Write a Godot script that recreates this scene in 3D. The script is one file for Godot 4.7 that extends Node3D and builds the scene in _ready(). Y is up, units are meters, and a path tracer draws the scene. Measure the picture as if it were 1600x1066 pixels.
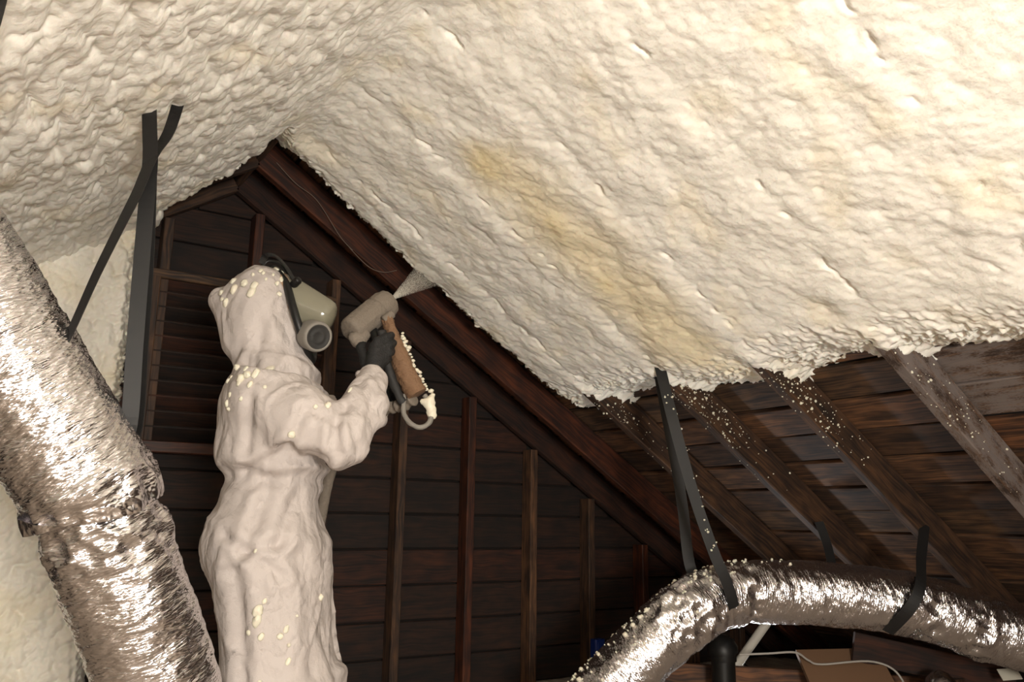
extends Node3D
# An attic being insulated. x runs along the gable wall, y is up, z points from the gable into the attic; metres.

const RIDGE_X := 0.9
const RIDGE_Y := 2.387        # height of the rafters' lower edges at the ridge
const PITCH := 0.6439         # rise over run of both slopes
const COS_P := 0.8408
const SIN_P := 0.5413
const GABLE_Z := -3.852       # front of the gable studs
const RAFTER_Z := [-3.509, -3.012, -2.514, -2.017, -1.519, -1.022]

var mats := {}
var counts := {}


# ---------------------------------------------------------------- small helpers
func V(x: float, y: float, z: float) -> Vector3:
	return Vector3(x, y, z)


func numbered(called: String) -> String:
	var k: int = counts.get(called, 0)
	counts[called] = k + 1
	return called if k == 0 else "%s_%03d" % [called, k]


func thing(called: String, label: String, category: String, at := Vector3.ZERO, group := "") -> Node3D:
	var o := Node3D.new()
	o.name = numbered(called)
	add_child(o, true)
	o.position = at
	tag(o, label, category, group)
	return o


func tag(o: Node, label: String, category: String, group := "", kind := "") -> void:
	if label: o.set_meta("label", label)
	if category: o.set_meta("category", category)
	if group: o.set_meta("group", group)
	if kind: o.set_meta("kind", kind)


func setting(called: String) -> Node3D:
	var o := Node3D.new()
	o.name = called
	add_child(o, true)
	o.set_meta("kind", "structure")
	return o


# A mesh in world coordinates under a thing (or a part of it): the node is shifted back by where its parents stand.
func put(mesh: Mesh, called: String, mat: Material, parent: Node) -> MeshInstance3D:
	var o := MeshInstance3D.new()
	o.name = called
	o.mesh = mesh
	o.material_override = mat
	o.cast_shadow = GeometryInstance3D.SHADOW_CASTING_SETTING_ON
	parent.add_child(o, true)
	if parent is Node3D:
		o.position = -(parent as Node3D).global_position
	return o


# ---------------------------------------------------------------- mesh builder
class Shape:
	var v := PackedVector3Array()
	var n := PackedVector3Array()
	var uv := PackedVector2Array()
	var c := PackedColorArray()
	var i := PackedInt32Array()

	func quad(a: Vector3, b: Vector3, d: Vector3, e: Vector3, ua := Vector2.ZERO, ub := Vector2.ZERO, ud := Vector2.ZERO, ue := Vector2.ZERO) -> void:
		# a, b, d, e run clockwise seen from outside
		var k := v.size()
		var nn := (d - a).cross(b - a).normalized()
		if nn == Vector3.ZERO:
			nn = (e - a).cross(d - a).normalized()
		v.append_array(PackedVector3Array([a, b, d, e]))
		n.append_array(PackedVector3Array([nn, nn, nn, nn]))
		uv.append_array(PackedVector2Array([ua, ub, ud, ue]))
		i.append_array(PackedInt32Array([k, k + 1, k + 2, k, k + 2, k + 3]))

	func smooth() -> void:
		n.resize(v.size())
		n.fill(Vector3.ZERO)
		for t in range(0, i.size(), 3):
			var a := i[t]
			var b := i[t + 1]
			var d := i[t + 2]
			var nn := (v[d] - v[a]).cross(v[b] - v[a])
			n[a] += nn
			n[b] += nn
			n[d] += nn
		for k in n.size():
			n[k] = n[k].normalized()

	func join(o: Shape) -> void:
		var k := v.size()
		v.append_array(o.v)
		n.append_array(o.n)
		uv.append_array(o.uv)
		c.append_array(o.c)
		for j in o.i:
			i.append(j + k)

	func mesh() -> ArrayMesh:
		var a := []
		a.resize(Mesh.ARRAY_MAX)
		a[Mesh.ARRAY_VERTEX] = v
		a[Mesh.ARRAY_NORMAL] = n
		if uv.size() == v.size(): a[Mesh.ARRAY_TEX_UV] = uv
		if c.size() == v.size(): a[Mesh.ARRAY_COLOR] = c
		a[Mesh.ARRAY_INDEX] = i
		var m := ArrayMesh.new()
		m.add_surface_from_arrays(Mesh.PRIMITIVE_TRIANGLES, a)
		return m


# A chamfered timber from a to b: w across side, h along up. The uv runs along the grain in metres.
func timber(a: Vector3, b: Vector3, up: Vector3, w: float, h: float, bevel := 0.004, uvo := Vector2.ZERO) -> Shape:
	var s := Shape.new()
	var along := (b - a).normalized()
	var side := along.cross(up).normalized()
	var u := side.cross(along).normalized()
	var x := w * 0.5
	var y := h * 0.5
	var prof := [Vector2(-x, -y + bevel), Vector2(-x, y - bevel), Vector2(-x + bevel, y), Vector2(x - bevel, y), Vector2(x, y - bevel), Vector2(x, -y + bevel), Vector2(x - bevel, -y), Vector2(-x + bevel, -y)]
	var l := a.distance_to(b)
	var run := 0.0
	for k in 8:
		var p: Vector2 = prof[k]
		var q: Vector2 = prof[(k + 1) % 8]
		var step := p.distance_to(q)
		var pa := a + side * p.x + u * p.y
		var qa := a + side * q.x + u * q.y
		s.quad(pa, qa, qa + along * l, pa + along * l, uvo + Vector2(0, run), uvo + Vector2(0, run + step), uvo + Vector2(l, run + step), uvo + Vector2(l, run))
		run += step
	for e in 2:
		var c: Vector3 = a if e == 0 else b
		var pts := []
		for k in 8:
			var p: Vector2 = prof[k]
			pts.append(c + side * p.x + u * p.y)
		if e == 0:
			pts.reverse()
		for k in [1, 3, 5]:
			s.quad(pts[0], pts[k], pts[k + 1], pts[(k + 2) % 8], uvo, uvo + Vector2(0.02, 0), uvo + Vector2(0.02, 0.02), uvo + Vector2(0, 0.02))
	return s


func smooth_path(pts: Array, steps: int) -> PackedVector3Array:
	var out := PackedVector3Array()
	for k in pts.size() - 1:
		var p0: Vector3 = pts[maxi(k - 1, 0)]
		var p1: Vector3 = pts[k]
		var p2: Vector3 = pts[k + 1]
		var p3: Vector3 = pts[mini(k + 2, pts.size() - 1)]
		for j in steps:
			out.append(p1.cubic_interpolate(p2, p0, p3, float(j) / steps))
	out.append(pts[pts.size() - 1])
	return out


# A round tube along a path; swell(along, angle) gives the radius there.
func tube(path: PackedVector3Array, seg: int, swell: Callable, caps := true) -> Shape:
	var s := Shape.new()
	var side := Vector3.ZERO
	var run := 0.0
	for k in path.size():
		var t := (path[mini(k + 1, path.size() - 1)] - path[maxi(k - 1, 0)]).normalized()
		if side == Vector3.ZERO:
			side = t.cross(Vector3.UP if absf(t.y) < 0.9 else Vector3.RIGHT).normalized()
		side = (side - t * side.dot(t)).normalized()
		var up := side.cross(t)
		if k: run += path[k].distance_to(path[k - 1])
		for j in seg + 1:
			var g := TAU * (j % seg) / seg
			var r: float = swell.call(run, g)
			s.v.append(path[k] + (side * cos(g) + up * sin(g)) * r)
			s.uv.append(Vector2(run, float(j) / seg))
	for k in path.size() - 1:
		for j in seg:
			var a := k * (seg + 1) + j
			s.i.append_array(PackedInt32Array([a, a + 1, a + seg + 2, a, a + seg + 2, a + seg + 1]))
	if caps:
		for e in 2:
			var first := 0 if e == 0 else (path.size() - 1) * (seg + 1)
			var m := s.v.size()
			s.v.append(path[0] if e == 0 else path[path.size() - 1])
			s.uv.append(Vector2(0, 0))
			for j in seg:
				var a := first + j
				s.i.append_array(PackedInt32Array([m, a + 1, a] if e == 0 else [m, a, a + 1]))
	s.smooth()
	# the seam shares its normal
	for k in path.size():
		var a := k * (seg + 1)
		var nn := (s.n[a] + s.n[a + seg]).normalized()
		s.n[a] = nn
		s.n[a + seg] = nn
	return s


# A flat webbing strap along a path, given width and thickness; face is where its broad side looks.
func ribbon(path: PackedVector3Array, width: float, thick: float, face: Vector3, twist := 0.0) -> Shape:
	var s := Shape.new()
	var rings := []
	for k in path.size():
		var t := (path[mini(k + 1, path.size() - 1)] - path[maxi(k - 1, 0)]).normalized()
		var f := (face - t * face.dot(t)).normalized().rotated(t, twist * k / path.size())
		var side := t.cross(f)
		var c := path[k]
		rings.append([c - side * width / 2 - f * thick / 2, c - side * width / 2 + f * thick / 2, c + side * width / 2 + f * thick / 2, c + side * width / 2 - f * thick / 2])
	for k in path.size() - 1:
		for j in 4:
			var q := (j + 1) % 4
			s.quad(rings[k][j], rings[k][q], rings[k + 1][q], rings[k + 1][j])
	s.quad(rings[0][3], rings[0][2], rings[0][1], rings[0][0])
	var z: Array = rings[rings.size() - 1]
	s.quad(z[0], z[1], z[2], z[3])
	return s


# A turned shape round the axis a-b; profile holds (share along, radius).
func lathe(a: Vector3, b: Vector3, profile: Array, seg := 24, rough := 0.0, sharp := false) -> Shape:
	var s := Shape.new()
	var t := (b - a).normalized()
	var side := t.cross(Vector3.UP if absf(t.y) < 0.9 else Vector3.RIGHT).normalized()
	var up := side.cross(t)
	var l := a.distance_to(b)
	var nz := FastNoiseLite.new()
	nz.seed = 5
	nz.frequency = 40.0
	for k in profile.size():
		for j in seg + 1:
			var g := TAU * (j % seg) / seg
			var d := side * cos(g) + up * sin(g)
			var p: Vector3 = a + t * l * profile[k].x + d * profile[k].y
			if rough > 0.0 and profile[k].y > 0.001:
				p += d * rough * nz.get_noise_3dv(p)
			s.v.append(p)
			s.uv.append(Vector2(float(j) / seg, profile[k].x))
	for k in profile.size() - 1:
		for j in seg:
			var q := k * (seg + 1) + j
			s.i.append_array(PackedInt32Array([q, q + 1, q + seg + 2, q, q + seg + 2, q + seg + 1]))
	s.smooth()
	return s


# A lumpy blob of cured foam.
func blob(seed_: int, squash := 0.75) -> ArrayMesh:
	var s := Shape.new()
	var nz := FastNoiseLite.new()
	nz.seed = seed_
	nz.frequency = 0.9
	var rows := 7
	var seg := 10
	for k in rows + 1:
		var f := PI * k / rows
		for j in seg:
			var g := TAU * j / seg
			var d := Vector3(sin(f) * cos(g), cos(f), sin(f) * sin(g))
			d *= 1.0 + 0.45 * nz.get_noise_3dv(d)
			s.v.append(Vector3(d.x, d.y * squash, d.z))
	for k in rows:
		for j in seg:
			var a := k * seg + j
			var b := k * seg + (j + 1) % seg
			s.i.append_array(PackedInt32Array([a, b, b + seg, a, b + seg, a + seg]))
	s.smooth()
	return s.mesh()


func specks(called: String, places: Array, sizes: Array, mat: Material, parent: Node) -> MultiMeshInstance3D:
	var mm := MultiMesh.new()
	mm.transform_format = MultiMesh.TRANSFORM_3D
	mm.mesh = blob(91)
	mm.instance_count = places.size()
	var rng := RandomNumberGenerator.new()
	rng.seed = 7
	for k in places.size():
		var bs := Basis.from_euler(Vector3(rng.randf() * 6.0, rng.randf() * 6.0, rng.randf() * 6.0)).scaled(Vector3.ONE * sizes[k])
		mm.set_instance_transform(k, Transform3D(bs, places[k]))
	var o := MultiMeshInstance3D.new()
	o.name = called
	o.multimesh = mm
	o.material_override = mat
	parent.add_child(o, true)
	if parent is Node3D:
		o.position = -(parent as Node3D).global_position
	o.set_meta("kind", "stuff")
	return o


# ---------------------------------------------------------------- blended capsules, meshed as surface nets
# bones: [a, b, radius at a, radius at b]; creases: [a, b, width, depth] pressed in along the view axis `through`.
func net(bones: Array, cell: float, soft: float, bend = null) -> Shape:
	var lo := Vector3.INF
	var hi := -Vector3.INF
	for b in bones:
		var r: float = maxf(b[2], b[3]) + cell * 3.0 + soft
		for p in [b[0], b[1]]:
			lo = lo.min(p - Vector3.ONE * r)
			hi = hi.max(p + Vector3.ONE * r)
	var nx := int((hi.x - lo.x) / cell) + 2
	var ny := int((hi.y - lo.y) / cell) + 2
	var nz := int((hi.z - lo.z) / cell) + 2
	var f := PackedFloat32Array()
	f.resize(nx * ny * nz)
	var k := 1.0 / soft
	for b in bones:
		var a: Vector3 = b[0]
		var ba: Vector3 = b[1] - a
		var l2: float = maxf(ba.length_squared(), 1e-9)
		var ra: float = b[2]
		var rb: float = b[3]
		var reach := maxf(ra, rb) + cell * 2.5 + soft
		var p0: Vector3 = (a.min(b[1]) - Vector3.ONE * reach - lo) / cell
		var p1: Vector3 = (a.max(b[1]) + Vector3.ONE * reach - lo) / cell
		for x in range(maxi(0, int(p0.x)), mini(nx, int(p1.x) + 1)):
			for y in range(maxi(0, int(p0.y)), mini(ny, int(p1.y) + 1)):
				var at := (x * ny + y) * nz
				var p := lo + Vector3(x, y, 0) * cell - a
				for z in range(maxi(0, int(p0.z)), mini(nz, int(p1.z) + 1)):
					var q := Vector3(p.x, p.y, p.z + z * cell)
					var h := clampf(q.dot(ba) / l2, 0.0, 1.0)
					var d := (q - ba * h).length() - ra - (rb - ra) * h
					if d < reach:
						f[at + z] += exp(-d * k)
	# field > 1 is inside
	var s := Shape.new()
	var id := PackedInt32Array()
	id.resize(nx * ny * nz)
	id.fill(-1)
	var sx := ny * nz
	var offs := [0, 1, nz, nz + 1, sx, sx + 1, sx + nz, sx + nz + 1]
	var cor := [Vector3(0, 0, 0), Vector3(0, 0, 1), Vector3(0, 1, 0), Vector3(0, 1, 1), Vector3(1, 0, 0), Vector3(1, 0, 1), Vector3(1, 1, 0), Vector3(1, 1, 1)]
	var edges := [[0, 1], [2, 3], [4, 5], [6, 7], [0, 2], [1, 3], [4, 6], [5, 7], [0, 4], [1, 5], [2, 6], [3, 7]]
	for x in nx - 1:
		for y in ny - 1:
			for z in nz - 1:
				var at := x * sx + y * nz + z
				var inside := 0
				for o: int in offs:
					if f[at + o] > 1.0: inside += 1
				if inside == 0 or inside == 8: continue
				var sum := Vector3.ZERO
				var m := 0
				for e in edges:
					var fa := f[at + offs[e[0]]]
					var fb := f[at + offs[e[1]]]
					if (fa > 1.0) == (fb > 1.0): continue
					var da := -log(maxf(fa, 1e-9))
					var db := -log(maxf(fb, 1e-9))
					var ca: Vector3 = cor[e[0]]
					sum += ca.lerp(cor[e[1]], clampf(da / (da - db), 0.0, 1.0))
					m += 1
				id[at] = s.v.size()
				s.v.append(lo + (Vector3(x, y, z) + sum / m) * cell)
	for x in range(1, nx - 1):
		for y in range(1, ny - 1):
			for z in range(1, nz - 1):
				var at := x * sx + y * nz + z
				var here := f[at] > 1.0
				for ax in 3:
					var st: int = [sx, nz, 1][ax]
					if here == (f[at + st] > 1.0): continue
					var u: int = [nz, 1, sx][ax]
					var w: int = [1, sx, nz][ax]
					var a := id[at - u - w]
					var b := id[at - w]
					var c := id[at]
					var d := id[at - u]
					if here:
						s.i.append_array(PackedInt32Array([a, c, b, a, d, c]))
					else:
						s.i.append_array(PackedInt32Array([a, b, c, a, c, d]))
	s.smooth()
	if bend != null:
		for j in s.v.size():
			s.v[j] += s.n[j] * float(bend.call(s.v[j], s.n[j]))
		s.smooth()
	return s


# ---------------------------------------------------------------- textures and materials
func noise(kind: int, freq: float, seed_: int, octaves := 1) -> FastNoiseLite:
	var n := FastNoiseLite.new()
	n.noise_type = kind
	n.frequency = freq
	n.seed = seed_
	n.fractal_type = FastNoiseLite.FRACTAL_FBM if octaves > 1 else FastNoiseLite.FRACTAL_NONE
	n.fractal_octaves = octaves
	return n


# Wood grain along u, as tints round white, or with a dusting of pale overspray.
func grain_image(w: int, h: int, seed_: int, dust: float) -> ImageTexture:
	var im := Image.create(w, h, false, Image.FORMAT_RGB8)
	var a := noise(FastNoiseLite.TYPE_SIMPLEX_SMOOTH, 1.0, seed_, 3)
	var b := noise(FastNoiseLite.TYPE_SIMPLEX_SMOOTH, 1.0, seed_ + 1, 2)
	var c := noise(FastNoiseLite.TYPE_SIMPLEX_SMOOTH, 1.0, seed_ + 2, 3)
	var d := noise(FastNoiseLite.TYPE_VALUE, 1.0, seed_ + 3, 2)
	var dark := Color(0.17, 0.112, 0.078)
	var mid := Color(0.32, 0.222, 0.15)
	var light := Color(0.46, 0.325, 0.215)
	if dust < 0.0:
		dark = Color(0.56, 0.51, 0.46)
		mid = Color(0.68, 0.625, 0.57)
		light = Color(0.75, 0.70, 0.645)
	var pale := Color(0.45, 0.42, 0.415)
	for x in w:
		for y in h:
			var u := 6.28 * x / w
			var cx := cos(u) * 1.1
			var cy := sin(u) * 1.1
			var bend := b.get_noise_3d(cx, cy, y * 0.012) * 10.0
			var g := a.get_noise_3d(cx * 0.7, cy * 0.7, (y + bend) * 0.11)
			var patch := c.get_noise_3d(cx * 1.6, cy * 1.6, y * 0.02)
			var t := clampf(0.5 + g * 0.75 + patch * 0.55, 0.0, 1.0)
			var col := dark.lerp(mid, minf(t * 2.0, 1.0)).lerp(light, maxf(t * 2.0 - 1.0, 0.0))
			if dust > 0.0:
				var q := d.get_noise_2d(x * 0.9, y * 0.9) * 0.5 + patch * 0.7 + dust
				col = col.lerp(pale, clampf((q - 0.2) * 1.8, 0.0, 0.85))
			im.set_pixel(x, y, col)
	im.generate_mipmaps()
	return ImageTexture.create_from_image(im)


func noise_tex(n: FastNoiseLite, size: int, normal: float) -> NoiseTexture2D:
	var t := NoiseTexture2D.new()
	t.noise = n
	t.width = size
	t.height = size
	t.seamless = true
	t.as_normal_map = normal > 0.0
	t.bump_strength = normal
	return t


func plain(called: String, col: Color, rough: float, metal := 0.0) -> StandardMaterial3D:
	var m := StandardMaterial3D.new()
	m.resource_name = called
	m.albedo_color = col
	m.roughness = rough
	m.metallic = metal
	mats[called] = m
	return m


func bumpy(m: StandardMaterial3D, n: FastNoiseLite, size: int, strength: float, scale: Vector3, triplanar := true) -> void:
	m.normal_enabled = true
	m.normal_texture = noise_tex(n, size, strength)
	m.uv1_triplanar = triplanar
	m.uv1_scale = scale


func make_materials() -> void:
	var wood := grain_image(384, 256, 11, 0.0)
	var dusted := grain_image(384, 256, 31, 0.62)
	var wood_rough := noise(FastNoiseLite.TYPE_SIMPLEX, 0.03, 3, 4)
	for k in 5:
		var tint: Color = [Color(0.92, 0.90, 0.88), Color(1.0, 0.97, 0.94), Color(0.72, 0.70, 0.68), Color(1.0, 0.92, 0.84), Color(0.84, 0.86, 0.86)][k]
		var m := plain("wood%d" % k, tint, 0.72)
		m.albedo_texture = wood
		m.uv1_scale = Vector3(0.55, 2.6, 1)
		m.heightmap_enabled = true
		m.heightmap_texture = noise_tex(wood_rough, 256, 0.0)
		m.heightmap_scale = 0.12
	for k in 3:
		var m := plain("old_wood%d" % k, [Color(0.46, 0.385, 0.335), Color(0.37, 0.315, 0.275), Color(0.56, 0.43, 0.36)][k], 0.8)
		m.albedo_texture = wood
		m.uv1_scale = Vector3(0.55, 2.6, 1)
	var pine := plain("pine", Color(1, 1, 1), 0.8)
	pine.albedo_texture = grain_image(192, 128, 47, -1.0)
	pine.uv1_scale = Vector3(0.55, 2.6, 1)
	var dm := plain("dusted", Color(1, 1, 1), 0.85)
	dm.albedo_texture = dusted
	dm.uv1_scale = Vector3(0.55, 2.6, 1)
	var red := plain("red_wood", Color(0.74, 0.55, 0.46), 0.6)
	red.albedo_texture = wood
	red.uv1_scale = Vector3(0.55, 2.6, 1)

	var foam := plain("foam", Color(1, 1, 1), 0.62)
	foam.vertex_color_use_as_albedo = true
	foam.subsurf_scatter_enabled = true
	foam.subsurf_scatter_strength = 0.12
	bumpy(foam, noise(FastNoiseLite.TYPE_SIMPLEX_SMOOTH, 0.035, 17, 3), 512, 2.2, Vector3.ONE * 3.2)
	var bead := plain("foam_bead", Color(0.87, 0.845, 0.77), 0.5)
	bead.subsurf_scatter_enabled = true
	bead.subsurf_scatter_strength = 0.1

	var suit := plain("suit", Color(0.745, 0.708, 0.690), 0.7)
	var crumple := noise(FastNoiseLite.TYPE_CELLULAR, 0.012, 23, 2)
	crumple.cellular_return_type = FastNoiseLite.RETURN_DISTANCE2_SUB
	crumple.domain_warp_enabled = true
	crumple.domain_warp_amplitude = 30.0
	crumple.domain_warp_frequency = 0.01
	bumpy(suit, crumple, 512, 14.0, Vector3(1.8, 1.1, 1.8))
	suit.backlight_enabled = true
	suit.backlight = Color(0.12, 0.11, 0.105)

	var foil := plain("foil", Color(0.86, 0.845, 0.85), 0.22, 1.0)
	bumpy(foil, noise(FastNoiseLite.TYPE_SIMPLEX_SMOOTH, 0.03, 41, 3), 512, 5.0, Vector3(9.0, 1.3, 1), false)
	var dull := plain("foil_dusty", Color(0.66, 0.62, 0.57), 0.48, 0.75)
	bumpy(dull, noise(FastNoiseLite.TYPE_SIMPLEX_SMOOTH, 0.04, 43, 3), 256, 6.0, Vector3(6.0, 2.0, 1), false)

	plain("webbing", Color(0.08, 0.076, 0.076), 0.6)
	plain("droplet", Color(0.93, 0.91, 0.86), 0.6)
	plain("rubber", Color(0.045, 0.043, 0.042), 0.5)
	var glove := plain("glove", Color(0.085, 0.08, 0.078), 0.75)
	bumpy(glove, noise(FastNoiseLite.TYPE_CELLULAR, 0.1, 5), 128, 3.0, Vector3.ONE * 14.0)
	var tape := plain("tape", Color(0.47, 0.43, 0.385), 0.8)
	bumpy(tape, noise(FastNoiseLite.TYPE_SIMPLEX_SMOOTH, 0.05, 9, 3), 256, 5.0, Vector3.ONE * 7.0)
	var leather := plain("leather", Color(0.47, 0.355, 0.26), 0.8)
	bumpy(leather, noise(FastNoiseLite.TYPE_SIMPLEX_SMOOTH, 0.05, 19, 4), 256, 6.0, Vector3.ONE * 6.0)
	plain("visor", Color(0.50, 0.485, 0.42), 0.16)
	plain("filter_grey", Color(0.50, 0.48, 0.45), 0.6)
	plain("filter_dark", Color(0.16, 0.155, 0.15), 0.7)
	plain("skin", Color(0.60, 0.50, 0.41), 0.6)
	plain("dark_metal", Color(0.11, 0.105, 0.10), 0.45, 0.5)
	plain("pvc", Color(0.72, 0.70, 0.66), 0.4)
	plain("cable_white", Color(0.62, 0.60, 0.57), 0.5)
	plain("blue_plastic", Color(0.06, 0.17, 0.46), 0.45)
	plain("bright_metal", Color(0.8, 0.8, 0.8), 0.15, 1.0)
	plain("card", Color(0.8, 0.78, 0.72), 0.8)
	plain("web", Color(0.45, 0.40, 0.36), 0.9)
	plain("shell", Color(0.10, 0.07, 0.05), 0.9)
	plain("deck", Color(0.42, 0.31, 0.22), 0.85)
	var panel := plain("lamp_face", Color(1, 1, 1), 0.5)
	panel.emission_enabled = true
	panel.emission = Color(1.0, 0.93, 0.82)
	panel.emission_energy_multiplier = 6.0


# ---------------------------------------------------------------- setting
func under(x: float, up := 0.0) -> float:   # height of the rafters' lower edges, moved outward by `up`
	return RIDGE_Y - PITCH * absf(x - RIDGE_X) + up / COS_P


func slab(pts: Array, thick: Vector3) -> Shape:   # a four-cornered slab
	var s := Shape.new()
	var q := []
	for p in pts: q.append(p + thick)
	var nn: Vector3 = (pts[2] - pts[0]).cross(pts[1] - pts[0])
	var a: Array = pts if nn.dot(thick) < 0 else q
	var b: Array = q if nn.dot(thick) < 0 else pts
	s.quad(a[0], a[1], a[2], a[3])
	s.quad(b[3], b[2], b[1], b[0])
	for k in 4:
		var j := (k + 1) % 4
		s.quad(a[j], a[k], b[k], b[j])
	return s


func build_shell() -> void:
	var roof := setting("ceiling")
	var rng := RandomNumberGenerator.new()
	rng.seed = 3
	var z0 := -4.1
	var z1 := 2.6
	# closed outer skins of the two slopes
	for sd in [1.0, -1.0]:
		var x0 := RIDGE_X
		var x1: float = RIDGE_X + sd * 3.95
		var s := slab([V(x0, under(x0, 0.175), z0), V(x1, under(x1, 0.175), z0), V(x1, under(x1, 0.175), z1), V(x0, under(x0, 0.175), z1)], V(0, 0.06, 0))
		put(s.mesh(), "roof_skin", mats.shell, roof)
	# sheathing boards of the right slope, butted over the fifth rafter
	var step := 0.158
	for k in 24:
		var xa := RIDGE_X + 0.02 + k * step + rng.randf_range(-0.004, 0.004)
		var xm := xa + step * 0.5
		var wid := (step - 0.013) / COS_P
		for part in 2:
			var za := -3.96 if part == 0 else -1.536
			var zb := -1.542 if part == 0 else 2.55
			var lift := 0.152 + rng.randf_range(0.0, 0.011)
			var y := under(xm, lift)
			var sh := timber(V(xm, y, za), V(xm, y, zb), V(SIN_P, COS_P, 0), wid, 0.02, 0.003, Vector2(rng.randf() * 3.0, rng.randf()))
			var m: Material = mats["wood%d" % rng.randi_range(0, 4)]
			if part == 1 and k >= 9 and k <= 12: m = mats.dusted
			put(sh.mesh(), "sheathing_board", m, roof)
	# rafters of the right slope, the first one flat against the gable
	var zs := [GABLE_Z]
	zs.append_array(RAFTER_Z)
	for j in zs.size():
		var z: float = zs[j] - 0.0225
		var mid := 0.07
		var a := V(RIDGE_X + 0.03, under(RIDGE_X + 0.03, mid), z)
		var b := V(4.72, under(4.72, mid), z)
		var sh := timber(a, b, V(SIN_P, COS_P, 0), 0.045, 0.14, 0.004, Vector2(j * 0.7, j * 0.31))
		var m: Material = [mats.old_wood2, mats.red_wood, mats.wood2, mats.wood2, mats.wood2, mats.dusted, mats.wood1][j]
		var r := put(sh.mesh(), "rafter", m, roof)
		if j == 5: r.set_meta("label", "rafter greyed by pale overspray")
	# the left slope's first two rafters, seen under the foam's edge
	for j in 2:
		var z: float = zs[j] - 0.0225
		var a := V(RIDGE_X - 0.03, under(RIDGE_X - 0.03, 0.07), z)
		var b := V(-2.8, under(-2.8, 0.07), z)
		put(timber(a, b, V(-SIN_P, COS_P, 0), 0.045, 0.14, 0.004, Vector2(j, 0.4)).mesh(), "rafter", mats.wood2, roof)
	put(timber(V(RIDGE_X, RIDGE_Y + 0.13, -3.95), V(RIDGE_X, RIDGE_Y + 0.13, 2.5), V(0, 1, 0), 0.03, 0.2, 0.004).mesh(), "ridge_board", mats.wood2, roof)

	# gable wall: boards on studs
	var wall := setting("wall_back")
	var wz := -3.955
	for k in 15:
		var y := 0.09 + k * 0.176
		var half := (under(RIDGE_X, 0.15) - (y + 0.09)) / PITCH
		if half < 0.06: break
		half = minf(half, 3.72)
		var xa := maxf(RIDGE_X - half, -2.8)
		var xb := minf(RIDGE_X + half, 4.6)
		var cuts := [xa, xb] if xb - xa < 2.6 else [xa, [1.44, 2.65, 1.85][k % 3], xb]
		for c in cuts.size() - 1:
			var sh := timber(V(cuts[c] + 0.002, y, wz + rng.randf_range(-0.003, 0.003)), V(cuts[c + 1] - 0.002, y, wz), V(0, 1, 0), 0.02, 0.168, 0.004, Vector2(rng.randf() * 3.0, rng.randf()))
			put(sh.mesh(), "wall_board", mats["old_wood%d" % [0, 1, 0, 1, 2][rng.randi_range(0, 4)]], wall)
	var sk := slab([V(-2.95, -0.1, -3.985), V(4.75, -0.1, -3.985), V(4.75, 2.7, -3.985), V(-2.95, 2.7, -3.985)], V(0, 0, -0.1))
	put(sk.mesh(), "wall_skin", mats.shell, wall)
	for k in range(-3, 9):
		var x := 1.853 + 0.406 * k - 0.0225
		var top := under(x + (0.0225 if x > RIDGE_X else -0.0225)) - 0.002
		var foot := 0.0
		if k == -2 or k == -1:
			if k == -2: foot = 1.925    # over the vent's opening
		put(timber(V(x, foot, GABLE_Z - 0.045), V(x, top, GABLE_Z - 0.045), V(0, 0, 1), 0.045, 0.09, 0.003, Vector2(k * 0.4, k * 0.13)).mesh(), "stud", [mats.wood2, mats.red_wood, mats.wood0][posmod(k, 3)], wall)
	# the rest of the closed attic
	var near := setting("wall_front")
	put(slab([V(-2.95, -0.1, 2.5), V(4.75, -0.1, 2.5), V(4.75, 2.7, 2.5), V(-2.95, 2.7, 2.5)], V(0, 0, 0.1)).mesh(), "wall_skin", mats.deck, near)
	var lw := setting("wall_left")
	put(slab([V(-2.9, -0.1, z0), V(-2.9, 0.4, z0), V(-2.9, 0.4, z1), V(-2.9, -0.1, z1)], V(-0.1, 0, 0)).mesh(), "wall_skin", mats.shell, lw)
	var rw := setting("wall_right")
	put(slab([V(4.66, -0.1, z0), V(4.66, 0.4, z0), V(4.66, 0.4, z1), V(4.66, -0.1, z1)], V(0.1, 0, 0)).mesh(), "wall_skin", mats.shell, rw)
	var fl := setting("floor")
	put(slab([V(-3.05, -0.03, z0), V(4.85, -0.03, z0), V(4.85, -0.03, z1), V(-3.05, -0.03, z1)], V(0, -0.1, 0)).mesh(), "subfloor", mats.shell, fl)
	for k in 32:
		var x := -2.9 + k * 0.24
		put(timber(V(x + 0.12, -0.013, -3.98), V(x + 0.12, -0.013, 2.5), V(0, 1, 0), 0.236, 0.025, 0.003, Vector2(k * 0.37, k * 0.21)).mesh(), "floor_board", mats.pine, fl)


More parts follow.
